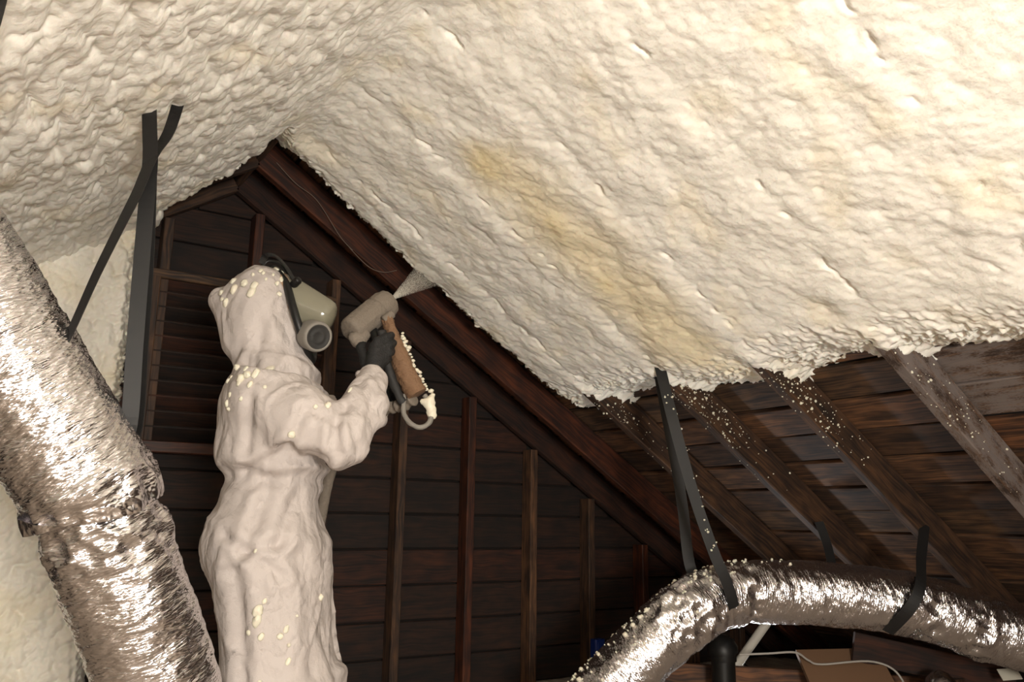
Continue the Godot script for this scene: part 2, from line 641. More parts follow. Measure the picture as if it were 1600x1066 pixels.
func build_vent() -> void:
	var t := thing("gable_vent", "dark slatted wooden louvre vent in the gable wall behind the worker", "vent", V(0.98, 1.16, -3.87))
	var x0 := 0.555
	var x1 := 1.415
	var y0 := 1.165
	var y1 := 1.90
	put(timber(V(x0 + 0.02, y0, -3.875), V(x0 + 0.02, y1, -3.875), V(0, 0, 1), 0.045, 0.10, 0.004).mesh(), "frame_stile", mats.wood2, t)
	put(timber(V(x1 - 0.02, y0, -3.875), V(x1 - 0.02, y1, -3.875), V(0, 0, 1), 0.045, 0.10, 0.004).mesh(), "frame_stile", mats.wood2, t)
	put(timber(V(x0, y1 + 0.015, -3.875), V(x1, y1 + 0.015, -3.875), V(0, 0, 1), 0.04, 0.10, 0.004, Vector2(0.7, 0)).mesh(), "frame_rail", mats.wood4, t)
	put(timber(V(x0 - 0.02, y0 - 0.02, -3.87), V(x1 + 0.02, y0 - 0.02, -3.87), V(0, 0, 1), 0.05, 0.11, 0.004, Vector2(1.4, 0.4)).mesh(), "frame_rail", mats.red_wood, t)
	for k in 11:
		var y := y0 + 0.045 + k * 0.067
		var tilt := Vector3(0, 0.66, 0.75)
		var sh := timber(V(x0 + 0.045, y, -3.885), V(x1 - 0.045, y + (0.004 if k == 2 else 0.0), -3.885), tilt, 0.014, 0.085, 0.003, Vector2(k * 0.5, k * 0.17))
		put(sh.mesh(), "slat", mats[["old_wood1", "old_wood0", "old_wood2", "old_wood0"][(k * 3) % 4]], t)


# ---------------------------------------------------------------- foam
var f_cell: FastNoiseLite
var f_small: FastNoiseLite
var f_big: FastNoiseLite
var f_warp: FastNoiseLite
var f_mid: FastNoiseLite
var f_tone: FastNoiseLite


func popcorn(a: float, b: float) -> float:   # lumps that stand proud, 0..1
	var wx := f_warp.get_noise_2d(a, b) * 0.02
	var d := f_cell.get_noise_2d(a + wx, b - wx) + 1.0
	var e := f_small.get_noise_2d(a - wx, b) + 1.0
	return sqrt(maxf(1.0 - d * d * 1.25, 0.0)) * 0.7 + sqrt(maxf(1.0 - e * e * 1.2, 0.0)) * 0.3


func build_foam() -> void:
	f_cell = noise(FastNoiseLite.TYPE_CELLULAR, 27.0, 4)
	f_cell.cellular_return_type = FastNoiseLite.RETURN_DISTANCE
	f_small = noise(FastNoiseLite.TYPE_CELLULAR, 62.0, 8)
	f_small.cellular_return_type = FastNoiseLite.RETURN_DISTANCE
	f_big = noise(FastNoiseLite.TYPE_SIMPLEX_SMOOTH, 3.2, 12, 2)
	f_warp = noise(FastNoiseLite.TYPE_SIMPLEX_SMOOTH, 9.0, 15)
	f_mid = noise(FastNoiseLite.TYPE_SIMPLEX_SMOOTH, 13.0, 21, 2)
	f_tone = noise(FastNoiseLite.TYPE_SIMPLEX_SMOOTH, 2.6, 33, 3)
	var t := thing("spray_foam", "cream white sprayed foam insulation coating both roof slopes and the gable's left side", "insulation")
	put(roof_foam(0.96, 2.76, -3.5, -0.3, 0.0062).mesh(), "slope_foam", mats.foam, t)
	put(roof_foam(-0.22, 0.968, -3.96, -1.3, 0.0052).mesh(), "slope_foam", mats.foam, t)
	put(roof_foam(-2.7, -0.2, -3.96, -0.3, 0.035).mesh(), "slope_foam", mats.foam, t)
	put(roof_foam(-0.22, 0.98, -1.32, -0.3, 0.03).mesh(), "slope_foam", mats.foam, t)
	put(roof_foam(-2.7, 2.76, -0.32, 2.5, 0.05).mesh(), "slope_foam", mats.foam, t)
	put(gable_foam().mesh(), "gable_foam", mats.foam, t)


const EDGE := [Vector2(0.53, -3.76), Vector2(0.60, -3.67), Vector2(0.68, -3.60), Vector2(0.745, -3.50), Vector2(0.78, -3.36), Vector2(0.82, -3.15), Vector2(0.92, -3.39)]


func roof_foam(x0: float, x1: float, z0: float, z1: float, step: float) -> Shape:
	var s := Shape.new()
	var nx := int((x1 - x0) / step) + 1
	var nz := int((z1 - z0) / step) + 1
	var keep := PackedByteArray()
	keep.resize(nx * nz)
	for a in nx:
		var x := x0 + a * step
		var dx := x - RIDGE_X
		var round_ := sqrt(dx * dx + 0.012)
		var base := RIDGE_Y - PITCH * round_ + PITCH * 0.055
		var sl := dx / round_ * PITCH
		var nrm := Vector3(sl, 1.0, 0).normalized()     # outward, up through the roof
		var left := 1.0 - smoothstep(-0.22, 0.1, dx)
		var run := dx / COS_P
		for b in nz:
			var z := z0 + b * step
			# distance inside the foam's edge
			var jag := f_mid.get_noise_2d(x * 1.7 + 40.0, z * 1.7) * 0.035 + f_mid.get_noise_2d(x * 4.3, z * 4.3 + 9.0) * 0.016
			var zm := -3.39
			if x < 0.53:
				zm = -4.2
			elif x < 0.92:
				for q in 6:
					if x >= EDGE[q].x and x < EDGE[q + 1].x:
						zm = lerpf(EDGE[q].y, EDGE[q + 1].y, (x - EDGE[q].x) / (EDGE[q + 1].x - EDGE[q].x))
			var dz := z - zm + jag
			var xe := 2.585 + 0.03 * sin(z * 5.0) + (0.04 if z > -1.7 else 0.0)
			for r: float in RAFTER_Z:
				xe += 0.055 * exp(-pow((z - r + 0.01) / 0.03, 2.0)) - 0.0
			var de := xe - x + jag * 0.9
			var d := minf(dz, de)
			if dz < 0.1 and de < 0.1 and d > 0.0:
				d = 0.1 - minf(0.1, Vector2(0.1 - dz, 0.1 - de).length())
			# thickness inward from the sheathing
			var full := 0.180
			var edge := clampf(d / lerpf(0.20, 0.32, exp(-pow(dx / 0.25, 2.0))), 0.0, 1.0)
			var th := full * pow(edge, 0.8) if d > 0.0 else -0.03
			if de < 0.3 and d > 0.0: th *= lerpf(0.55, 1.0, clampf(de / 0.3, 0.0, 1.0))
			# relief
			var pc := popcorn(run, z * 0.36)
			var lumps := 0.0
			var calm := 0.0
			if left > 0.0:
				lumps = pc * 0.030 + f_mid.get_noise_2d(run, z * 0.4) * 0.012 + f_big.get_noise_2d(run, z * 0.5) * 0.014
			if left < 1.0:
				var wx := f_warp.get_noise_2d(run * 0.6, z * 0.6) * 0.016
				var wz := f_warp.get_noise_2d(z * 0.6 + 7.0, run * 0.6) * 0.016
				var e := f_small.get_noise_2d((run + wx) * 0.80, (z + wz) * 0.66) + 1.0
				var g := f_cell.get_noise_2d((run + wx) * 0.62, (z + wz) * 0.50) + 1.0
				calm = sqrt(maxf(1.0 - e * e, 0.0)) * 0.0038 + sqrt(maxf(1.0 - g * g * 1.1, 0.0)) * 0.0095 + f_big.get_noise_2d(run, z) * 0.012 + pc * 0.003 + f_mid.get_noise_2d(run * 1.6 + wx, z * 1.3) * 0.003
				for r: float in RAFTER_Z:
					var q := z - r
					if absf(q) > 0.2: continue
					var strong := 0.55 + 0.6 * f_tone.get_noise_2d(run * 2.0, r * 3.0)
					calm += 0.004 * exp(-pow((q + 0.02) / 0.06, 2.0))
					var cr := q - 0.045 - f_mid.get_noise_2d(run * 0.8, r) * 0.02
					calm -= 0.035 * maxf(strong - 0.58 + 0.7 * f_mid.get_noise_2d(run * 0.9, r + 3.0), 0.0) * exp(-pow(cr / 0.006, 2.0))
					calm -= 0.004 * exp(-pow(cr / 0.04, 2.0))
			var lump := lerpf(calm, lumps, left) * clampf(edge * 3.0, 0.3, 1.0)
			var off := 0.150 - th - (lump if d > 0.0 else 0.0)
			s.v.append(V(x, base, z) + nrm * off)
			keep[a * nz + b] = 1 if d > -step * 2.0 else 0
			# colour of the foam itself: fresh yellow in one bay, old cream elsewhere
			var tone := f_tone.get_noise_2d(x, z)
			var fresh := clampf(1.0 - absf(z + 2.27 + 0.12 * tone) / 0.30, 0.0, 1.0) * smoothstep(1.15, 1.5, x + tone * 0.25) * (1.0 - smoothstep(2.2, 2.6, x + tone * 0.3))
			fresh = smoothstep(0.0, 1.0, fresh) * 0.75 + clampf((tone - 0.18) * 0.9, 0.0, 0.3)
			var col := Color(0.87, 0.838, 0.768).lerp(Color(0.82, 0.70, 0.45), clampf(fresh, 0.0, 1.0))
			s.c.append(col)
	for a in nx - 1:
		for b in nz - 1:
			var q := a * nz + b
			if keep[q] and keep[q + 1] and keep[q + nz] and keep[q + nz + 1]:
				s.i.append_array(PackedInt32Array([q, q + 1, q + nz + 1, q, q + nz + 1, q + nz]))
	s.smooth()
	return s


func gable_foam() -> Shape:
	var s := Shape.new()
	var step := 0.0065
	var x0 := -0.35
	var nx := int((0.56 - x0) / step) + 1
	var ny := int(2.42 / step) + 1
	var keep := PackedByteArray()
	keep.resize(nx * ny)
	for a in nx:
		var x := x0 + a * step
		for b in ny:
			var y := b * step
			var jag := f_mid.get_noise_2d(x * 2.0 + 11.0, y * 2.2) * 0.02 + f_mid.get_noise_2d(x * 5.0, y * 5.0) * 0.008
			var d := 0.505 - 0.012 * (2.0 - y) - x + jag
			var th := 0.155 * pow(clampf(d / 0.05, 0.0, 1.0), 0.5) if d > 0.0 else -0.02
			var lump := popcorn(x * 0.9, y * 0.8) * 0.046 + f_mid.get_noise_2d(x * 1.2, y * 0.5) * 0.012 + f_big.get_noise_2d(x, y) * 0.012
			s.v.append(V(x, y, -3.945 + th + (lump * clampf(d / 0.05, 0.0, 1.0))))
			var tone := f_tone.get_noise_2d(x + 5.0, y)
			s.c.append(Color(0.87, 0.83, 0.745).lerp(Color(0.80, 0.70, 0.49), clampf(0.12 + tone * 0.7, 0.0, 0.5)))
			keep[a * ny + b] = 1 if d > -0.012 and y < under(x, 0.12) else 0
	for a in nx - 1:
		for b in ny - 1:
			var q := a * ny + b
			if keep[q] and keep[q + 1] and keep[q + ny] and keep[q + ny + 1]:
				s.i.append_array(PackedInt32Array([q, q + 1, q + ny + 1, q, q + ny + 1, q + ny]))
	s.smooth()
	return s


# ---------------------------------------------------------------- ducts and straps
func foil_sleeve(path: PackedVector3Array, radius: float, seg: int, seed_: int, crush: Array) -> Shape:
	var fold := noise(FastNoiseLite.TYPE_SIMPLEX_SMOOTH, 1.0, seed_, 3)
	var facet := noise(FastNoiseLite.TYPE_CELLULAR, 1.0, seed_ + 1)
	facet.cellular_return_type = FastNoiseLite.RETURN_DISTANCE
	var soft := noise(FastNoiseLite.TYPE_SIMPLEX_SMOOTH, 1.0, seed_ + 2, 2)
	var total := 0.0
	for k in range(1, path.size()): total += path[k].distance_to(path[k - 1])
	return tube(path, seg, func(run: float, g: float) -> float:
		var c := cos(g)
		var n := sin(g)
		# fine pleats run round the sleeve, bent by the spiral wire
		var r := radius + fold.get_noise_3d(run * 40.0 + g * 0.8, c * 1.1, n * 1.1) * 0.0044
		r += fold.get_noise_3d(run * 110.0, c * 2.6, n * 2.6 + 9.0) * 0.0013
		r += soft.get_noise_3d(run * 5.0, c * 1.1, n * 1.1) * 0.007
		for q in crush:
			var w := exp(-pow((run - q[0] * total) / q[1], 2.0))
			r -= w * q[2]
			r += w * (facet.get_noise_3d(run * 16.0, c * 2.6, n * 2.6) + 0.6) * 0.035
		return r)


func build_ducts() -> void:
	var t := thing("foil_duct", "large crumpled silver foil duct sloping down in front of the left wall", "duct", V(0.37, 0.0, -2.35))
	var up := smooth_path([V(-0.355, 1.759, -2.122), V(-0.236, 1.597, -2.173), V(-0.112, 1.429, -2.235), V(0.056, 1.188, -2.262), V(0.233, 0.934, -2.287), V(0.262, 0.885, -2.295)], 44)
	put(foil_sleeve(up, 0.152, 120, 61, [[0.985, 0.05, -0.004]]).mesh(), "upper_sleeve", mats.foil, t)
	var lo := smooth_path([V(0.225, 0.945, -2.297), V(0.285, 0.830, -2.306), V(0.369, 0.656, -2.325), V(0.470, 0.420, -2.350), V(0.575, 0.130, -2.39), V(0.61, 0.02, -2.40)], 44)
	put(foil_sleeve(lo, 0.143, 120, 67, [[0.04, 0.06, 0.030], [0.16, 0.07, 0.006]]).mesh(), "lower_sleeve", mats.foil, t)
	var t2 := thing("foil_duct", "silver foil duct arching under the right rafters, foam beads on top", "duct", V(2.05, 0.0, -2.72))
	var ro := smooth_path([V(1.99, 0.010, -2.74), V(2.101, 0.163, -2.662), V(2.266, 0.344, -2.569), V(2.428, 0.499, -2.485), V(2.605, 0.579, -2.411), V(2.814, 0.590, -2.298), V(3.014, 0.578, -2.148), V(3.183, 0.552, -2.010), V(3.352, 0.491, -1.880), V(3.507, 0.431, -1.748), V(3.711, 0.346, -1.578)], 26)
	put(foil_sleeve(ro, 0.124, 96, 71, [[0.30, 0.12, 0.0], [0.42, 0.03, 0.012], [0.72, 0.035, 0.012], [0.80, 0.06, 0.0]]).mesh(), "duct_sleeve", mats.foil, t2)
	# foam beads that fell on its back
	var rng := RandomNumberGenerator.new()
	rng.seed = 19
	var places := []
	var sizes := []
	for k in 240:
		var q := rng.randi_range(18, 130)
		if rng.randf() < 0.5: q = rng.randi_range(20, 108)
		var p := ro[q]
		var tn := (ro[q + 1] - ro[q - 1]).normalized()
		var upv := (Vector3.UP - tn * tn.y).normalized()
		var dir := upv.rotated(tn, rng.randfn(-0.1, 0.55))
		places.append(p + dir * 0.125)
		sizes.append(rng.randf_range(0.003, 0.007))
	specks("foam_specks", places, sizes, mats.foam_bead, t2)
	var bl := [blob(5), blob(6), blob(7)]
	for k in 22:
		var q := 22 + k * 4 + rng.randi_range(-1, 1)
		var p := ro[q]
		var tn := (ro[q + 1] - ro[q - 1]).normalized()
		var upv := (Vector3.UP - tn * tn.y).normalized()
		var o := put(bl[k % 3], "foam_bead", mats.foam_bead, t2)
		o.position += p + upv.rotated(tn, rng.randf_range(-0.7, 0.5)) * 0.127
		o.scale = Vector3.ONE * rng.randf_range(0.008, 0.0125)


func strap(label: String, pts: Array, width: float, group: String, twist := 0.0, face := V(-0.54, 0.0, 0.84)) -> MeshInstance3D:
	var path := smooth_path(pts, 8)
	var o := MeshInstance3D.new()
	o.name = numbered("hanging_strap")
	var s := ribbon(path, width, 0.0022, face, twist)
	for k in s.v.size(): s.v[k] -= pts[0]
	o.mesh = s.mesh()
	o.material_override = mats.webbing
	add_child(o, true)
	o.position = pts[0]
	tag(o, label, "strap", group)
	return o


func build_straps() -> void:
	var g := "black webbing straps that hang the ducts"
	strap("black webbing strap from the left foam, leaning left down to the large duct", [V(0.372, 2.075, -2.372), V(0.345, 1.919, -2.349), V(0.300, 1.800, -2.280), V(0.268, 1.676, -2.230), V(0.238, 1.577, -2.214), V(0.194, 1.429, -2.196), V(0.154, 1.279, -2.173), V(0.128, 1.203, -2.21)], 0.036, g, 0.7)
	strap("black webbing strap falling straight past the vent's left edge", [V(0.281, 2.02, -2.346), V(0.290, 1.899, -2.316), V(0.296, 1.788, -2.278), V(0.296, 1.644, -2.253), V(0.300, 1.466, -2.246), V(0.306, 1.267, -2.245), V(0.315, 1.075, -2.26), V(0.305, 0.99, -2.32)], 0.040, g, -0.5)
	strap("second black strap lying against the straight one beside the vent", [V(0.300, 1.80, -2.300), V(0.308, 1.639, -2.273), V(0.317, 1.475, -2.262), V(0.326, 1.271, -2.262), V(0.338, 1.078, -2.285), V(0.328, 0.985, -2.36)], 0.036, g, 0.4)
	strap("black strap end showing at the photo's top left corner", [V(-0.066, 1.80, -1.565), V(-0.066, 1.715, -1.542), V(-0.067, 1.68, -1.527), V(-0.070, 1.638, -1.514), V(-0.080, 1.549, -1.503)], 0.03, g)
	strap("speckled black strap at the foam's lower edge, passing behind the arched duct", [V(2.335, 1.50, -2.505), V(2.407, 1.319, -2.541), V(2.485, 1.113, -2.573), V(2.541, 0.901, -2.592), V(2.576, 0.690, -2.600), V(2.60, 0.58, -2.56)], 0.045, g, 0.3)
	strap("speckled black strap at the foam's lower edge, passing in front of the arched duct", [V(2.326, 1.50, -2.487), V(2.320, 1.273, -2.414), V(2.362, 0.995, -2.362), V(2.422, 0.754, -2.317), V(2.472, 0.635, -2.300), V(2.527, 0.530, -2.32), V(2.571, 0.455, -2.40)], 0.045, g, -0.3)
	strap("short black strap from the third bare rafter, passing behind the duct", [V(3.275, 0.87, -2.475), V(3.258, 0.773, -2.427), V(3.215, 0.681, -2.377), V(3.162, 0.566, -2.330)], 0.040, g)
	strap("black strap looped under the duct's right half from a rafter's edge", [V(3.36, 0.865, -2.02), V(3.225, 0.737, -1.966), V(3.093, 0.633, -1.900), V(3.045, 0.545, -1.925), V(3.054, 0.452, -2.027)], 0.045, g)
	# foam specks on the straps at the foam's lower edge
	var rng := RandomNumberGenerator.new()
	rng.seed = 23
	var places := []
	var sizes := []
	for k in 60:
		var f := rng.randf()
		var p := V(2.322, 1.36, -2.44).lerp(V(2.43, 0.74, -2.315), f * f)
		places.append(p + V(rng.randf_range(-0.016, 0.016), 0, rng.randf_range(-0.004, 0.016)))
		sizes.append(rng.randf_range(0.002, 0.0055))
	var o := specks("strap_overspray", places, sizes, mats.foam_bead, self)
	tag(o, "tiny foam specks stuck to the strap in front of the arched duct", "foam specks", "", "stuff")


func build_overspray() -> void:
	# specks thrown on the rafters below the foam's edge, and beads along the edge itself
	var rng := RandomNumberGenerator.new()
	rng.seed = 77
	var places := []
	var sizes := []
	for j in [1, 2, 3, 4]:
		var many: int = [0, 70, 210, 170, 90][j]
		for k in many:
			var x := 2.42 + absf(rng.randfn(0.0, 0.22 if j < 4 else 0.5))
			var side := rng.randf() < 0.85
			var up := rng.randf_range(0.005, 0.12)
			var z: float = RAFTER_Z[j] + 0.001 if side else RAFTER_Z[j] - rng.randf_range(0.0, 0.04)
			places.append(V(x + SIN_P * up, under(x) + COS_P * up * (1.0 if side else 0.0), z) + (V(-SIN_P, -COS_P, 0) * 0.0 if side else V(-SIN_P * up, 0, 0)))
			sizes.append(rng.randf_range(0.001, 0.0032) if rng.randf() < 0.85 else rng.randf_range(0.0035, 0.0065))
	var ceiling := get_node("ceiling")
	specks("overspray_specks", places, sizes, mats.foam_bead, ceiling)


# ---------------------------------------------------------------- worker
var suit_folds: FastNoiseLite
var suit_big: FastNoiseLite
var suit_cell: FastNoiseLite
var creases := []
const AWAY := Vector3(0.541, 0.0, -0.841)


func suit_bend(p: Vector3, n: Vector3) -> float:
	# creases where the cloth is gathered or bent, then loose wrinkles
	var d := 0.0
	if n.dot(AWAY) < 0.35:
		for c in creases:
			var a: Vector3 = c[0]
			var ab: Vector3 = c[1] - a
			ab -= AWAY * ab.dot(AWAY)
			var q := p - a
			q -= AWAY * q.dot(AWAY)
			var h := clampf(q.dot(ab) / maxf(ab.length_squared(), 1e-6), -0.05, 1.05)
			var e := (q - ab * h).length()
			if e > c[2] * 4.0: continue
			var w: float = e / c[2]
			d += c[3] * (-exp(-w * w) + 0.45 * exp(-pow(w - 1.8, 2.0)))
	var w := suit_big.get_noise_3d(p.x * 2.0, p.y * 2.0, p.z * 2.0) * 0.05
	var r := suit_cell.get_noise_3d(p.x + w, (p.y - w) * 0.62, p.z + w) + 1.0
	d += 0.003 * maxf(1.0 - r * 3.5, 0.0)
	var r2 := suit_folds.get_noise_3d(p.x * 0.8, p.y * 0.4, p.z * 0.8)
	d += 0.005 * maxf(1.0 - absf(r2) * 9.0, 0.0)
	d += suit_big.get_noise_3d(p.x, p.y * 0.6, p.z) * 0.004
	return d


func build_worker() -> void:
	var t := thing("person", "worker in hooded white coverall and respirator aiming a spray gun at the roof", "person", V(0.85, 0.0, -2.64))
	suit_folds = noise(FastNoiseLite.TYPE_SIMPLEX_SMOOTH, 4.6, 51, 2)
	suit_cell = noise(FastNoiseLite.TYPE_CELLULAR, 5.5, 57)
	suit_cell.cellular_return_type = FastNoiseLite.RETURN_DISTANCE2_SUB
	suit_big = noise(FastNoiseLite.TYPE_SIMPLEX_SMOOTH, 5.0, 52, 2)
	creases = [
		[V(0.627, 0.974, -2.539), V(0.684, 0.961, -2.405), 0.030, 0.022],
		[V(0.684, 0.961, -2.405), V(0.852, 0.976, -2.346), 0.020, 0.007],
		[V(0.647, 0.985, -2.465), V(0.734, 1.047, -2.349), 0.018, 0.014],
		[V(0.734, 1.047, -2.349), V(0.835, 1.022, -2.284), 0.016, 0.014],
		[V(0.640, 1.184, -2.409), V(0.634, 1.046, -2.413), 0.016, 0.008],
		[V(0.753, 1.150, -2.263), V(0.715, 1.042, -2.288), 0.014, 0.008],
		[V(0.753, 1.160, -2.263), V(0.823, 1.125, -2.218), 0.014, 0.009],
		[V(0.852, 1.157, -2.249), V(0.842, 1.046, -2.230), 0.016, 0.016],
		[V(0.688, 0.903, -2.403), V(0.654, 0.762, -2.400), 0.020, 0.011],
		[V(0.742, 0.921, -2.344), V(0.728, 0.780, -2.353), 0.016, 0.009],
		[V(0.714, 0.781, -2.337), V(0.618, 0.744, -2.423), 0.016, 0.010],
		[V(0.720, 0.696, -2.334), V(0.627, 0.795, -2.478), 0.016, 0.009],
		[V(0.658, 0.690, -2.459), V(0.671, 0.427, -2.390), 0.024, 0.014],
		[V(0.776, 0.729, -2.322), V(0.830, 0.430, -2.287), 0.020, 0.010],
		[V(0.884, 0.637, -2.374), V(0.816, 0.420, -2.296), 0.024, 0.008],
		[V(0.666, 1.447, -2.514), V(0.658, 1.326, -2.519), 0.020, 0.008],
		[V(0.718, 1.515, -2.505), V(0.752, 1.372, -2.483), 0.018, 0.008],
		[V(0.647, 1.322, -2.526), V(0.738, 1.297, -2.419), 0.018, 0.020],
		[V(0.738, 1.297, -2.419), V(0.833, 1.290, -2.407), 0.016, 0.016],
		[V(0.941, 1.249, -2.313), V(0.993, 1.172, -2.279), 0.016, 0.010],
		[V(0.913, 1.169, -2.306), V(0.926, 1.052, -2.249), 0.014, 0.009],
		[V(0.991, 1.233, -2.305), V(0.973, 1.077, -2.292), 0.016, 0.010],
	]
	var bones := [
		[V(0.789, 0.774, -2.581), V(0.792, 0.924, -2.604), 0.149, 0.122],
		[V(0.855, 0.768, -2.758), V(0.846, 0.929, -2.739), 0.155, 0.130],
		[V(0.755, 0.780, -2.615), V(0.807, 0.776, -2.765), 0.153, 0.158],
		[V(0.783, 0.718, -2.561), V(0.829, 0.357, -2.531), 0.152, 0.148],
		[V(0.829, 0.357, -2.531), V(0.838, 0.15, -2.526), 0.148, 0.100],
		[V(0.887, 0.708, -2.737), V(0.942, 0.315, -2.726), 0.155, 0.152],
		[V(0.942, 0.315, -2.726), V(0.943, 0.15, -2.726), 0.152, 0.105],
		[V(0.795, 0.984, -2.602), V(0.776, 1.076, -2.590), 0.130, 0.148],
		[V(0.776, 1.076, -2.590), V(0.773, 1.210, -2.615), 0.148, 0.145],
		[V(0.773, 1.210, -2.615), V(0.787, 1.299, -2.655), 0.145, 0.104],
		[V(0.865, 1.007, -2.751), V(0.856, 1.103, -2.757), 0.132, 0.150],
		[V(0.856, 1.103, -2.757), V(0.855, 1.233, -2.758), 0.150, 0.140],
		[V(0.793, 1.303, -2.676), V(0.779, 1.410, -2.685), 0.105, 0.092],
		[V(0.737, 1.510, -2.712), V(0.640, 1.556, -2.776), 0.124, 0.028],
		[V(0.745, 1.597, -2.712), V(0.634, 1.566, -2.780), 0.072, 0.020],
		[V(0.700, 1.540, -2.735), V(0.632, 1.560, -2.781), 0.092, 0.024],
		[V(0.664, 1.508, -2.750), V(0.700, 1.430, -2.715), 0.052, 0.075],
		[V(0.744, 1.563, -2.707), V(0.769, 1.454, -2.691), 0.098, 0.108],
		[V(0.796, 1.367, -2.674), V(0.824, 1.325, -2.656), 0.085, 0.068],
		[V(0.714, 1.202, -2.508), V(0.802, 1.140, -2.402), 0.097, 0.088],
		[V(0.802, 1.140, -2.402), V(0.887, 1.081, -2.323), 0.088, 0.069],
		[V(0.922, 1.075, -2.318), V(0.987, 1.181, -2.373), 0.061, 0.060],
		[V(0.987, 1.181, -2.373), V(1.042, 1.289, -2.443), 0.060, 0.046],
		[V(0.900, 1.270, -2.851), V(1.112, 1.128, -2.885), 0.105, 0.080],
		[V(1.112, 1.128, -2.885), V(1.195, 1.233, -2.760), 0.080, 0.046],
	]
	var body := net(bones, 0.0085, 0.018, suit_bend)
	var suit := put(body.mesh(), "coverall", mats.suit, t)
	# boots
	for f in [V(0.838, 0.0, -2.526), V(0.943, 0.0, -2.726)]:
		var st := net([[f + V(0, 0.16, 0), f + V(0, 0.07, 0), 0.055, 0.058], [f + V(-0.03, 0.048, 0), f + V(0.17, 0.042, 0.026), 0.048, 0.042]], 0.01, 0.012)
		put(st.mesh(), "boot", mats.rubber, t)
	# head inside the hood, behind the mask
	var head := net([[V(0.790, 1.570, -2.690), V(0.800, 1.530, -2.680), 0.092, 0.088], [V(0.815, 1.490, -2.665), V(0.838, 1.445, -2.650), 0.070, 0.045], [V(0.868, 1.520, -2.652), V(0.885, 1.495, -2.645), 0.012, 0.016]], 0.008, 0.012)
	put(head.mesh(), "head", mats.skin, t)
	# respirator
	var seal := smooth_path([V(0.775, 1.682, -2.712), V(0.790, 1.612, -2.617), V(0.800, 1.521, -2.555), V(0.825, 1.443, -2.540), V(0.865, 1.389, -2.572), V(0.900, 1.366, -2.631), V(0.923, 1.399, -2.685), V(0.935, 1.495, -2.741), V(0.892, 1.604, -2.766), V(0.825, 1.671, -2.750), V(0.775, 1.682, -2.712)], 8)
	var mask := put(tube(seal, 12, func(_r, _g): return 0.0135, false).mesh(), "face_seal", mats.rubber, t)
	var vis := lathe(V(0.800, 1.575, -2.690), V(0.950, 1.507, -2.600), [Vector2(0.0, 0.088), Vector2(0.15, 0.086), Vector2(0.5, 0.074), Vector2(0.85, 0.062), Vector2(0.95, 0.056), Vector2(1.0, 0.044), Vector2(1.03, 0.02), Vector2(1.035, 0.0)], 36)
	put(vis.mesh(), "visor", mats.visor, mask)
	var ca := V(0.853, 1.462, -2.634)
	var cb := V(0.875, 1.418, -2.500)
	var can := lathe(ca, cb, [Vector2(0, 0.0), Vector2(0.0, 0.028), Vector2(0.45, 0.032), Vector2(0.55, 0.044), Vector2(0.62, 0.050), Vector2(0.92, 0.051), Vector2(1.0, 0.047), Vector2(1.0, 0.041), Vector2(0.97, 0.039)], 32)
	var filt := put(can.mesh(), "filter_canister", mats.filter_grey, mask)
	var face := lathe(ca.lerp(cb, 0.955), ca.lerp(cb, 0.985), [Vector2(1, 0.040), Vector2(1, 0.034), Vector2(0.3, 0.033), Vector2(0.3, 0.024), Vector2(1, 0.023), Vector2(1, 0.015), Vector2(0.3, 0.014), Vector2(0.3, 0.0)], 28)
	put(face.mesh(), "filter_grille", mats.filter_dark, filt)
	var hs := smooth_path([V(0.721, 1.681, -2.674), V(0.733, 1.708, -2.666), V(0.761, 1.712, -2.660), V(0.789, 1.681, -2.642), V(0.809, 1.638, -2.617), V(0.818, 1.613, -2.599)], 6)
	put(ribbon(hs, 0.022, 0.003, V(0.3, 0.6, 0.6)).mesh(), "head_strap", mats.rubber, t)
	put(ribbon(smooth_path([V(0.726, 1.672, -2.70), V(0.750, 1.700, -2.69), V(0.785, 1.690, -2.665), V(0.806, 1.650, -2.63)], 6), 0.018, 0.003, V(0.2, 0.9, 0.2), 0.8).mesh(), "head_strap", mats.rubber, t)
	put(lathe(V(0.812, 1.605, -2.606), V(0.824, 1.622, -2.580), [Vector2(0, 0.014), Vector2(0.8, 0.014), Vector2(1, 0.010), Vector2(1, 0)], 12).mesh(), "strap_buckle", mats.dark_metal, t)
	# gloved hands
	var fing := [
		[V(1.101, 1.446, -2.478), V(1.131, 1.461, -2.513), V(1.139, 1.474, -2.575), V(1.123, 1.471, -2.597)],
		[V(1.108, 1.418, -2.473), V(1.139, 1.433, -2.509), V(1.148, 1.444, -2.570), V(1.130, 1.442, -2.595)],
		[V(1.107, 1.390, -2.474), V(1.137, 1.404, -2.510), V(1.146, 1.415, -2.571), V(1.129, 1.412, -2.595)],
		[V(1.101, 1.364, -2.478), V(1.127, 1.377, -2.514), V(1.134, 1.388, -2.568), V(1.121, 1.385, -2.588)],
	]
	var hb := [
		[V(1.050, 1.290, -2.478), V(1.066, 1.405, -2.492), 0.026, 0.022],
		[V(1.056, 1.300, -2.481), V(1.080, 1.372, -2.484), 0.026, 0.022],
		[V(1.045, 1.355, -2.515), V(1.040, 1.412, -2.553), 0.018, 0.014],
		[V(1.040, 1.412, -2.553), V(1.066, 1.462, -2.588), 0.014, 0.011],
	]
	for k in 4:
		var r: float = [0.0112, 0.0118, 0.0112, 0.0098][k]
		hb.append([V(1.068, 1.425 - k * 0.027, -2.480), fing[k][0], 0.0165, r + 0.002])
		for j in 3:
			hb.append([fing[k][j], fing[k][j + 1], r - j * 0.0006, r - (j + 1) * 0.0006])
	var hand := net(hb, 0.004, 0.0035)
	var gl := put(hand.mesh(), "glove", mats.glove, t)
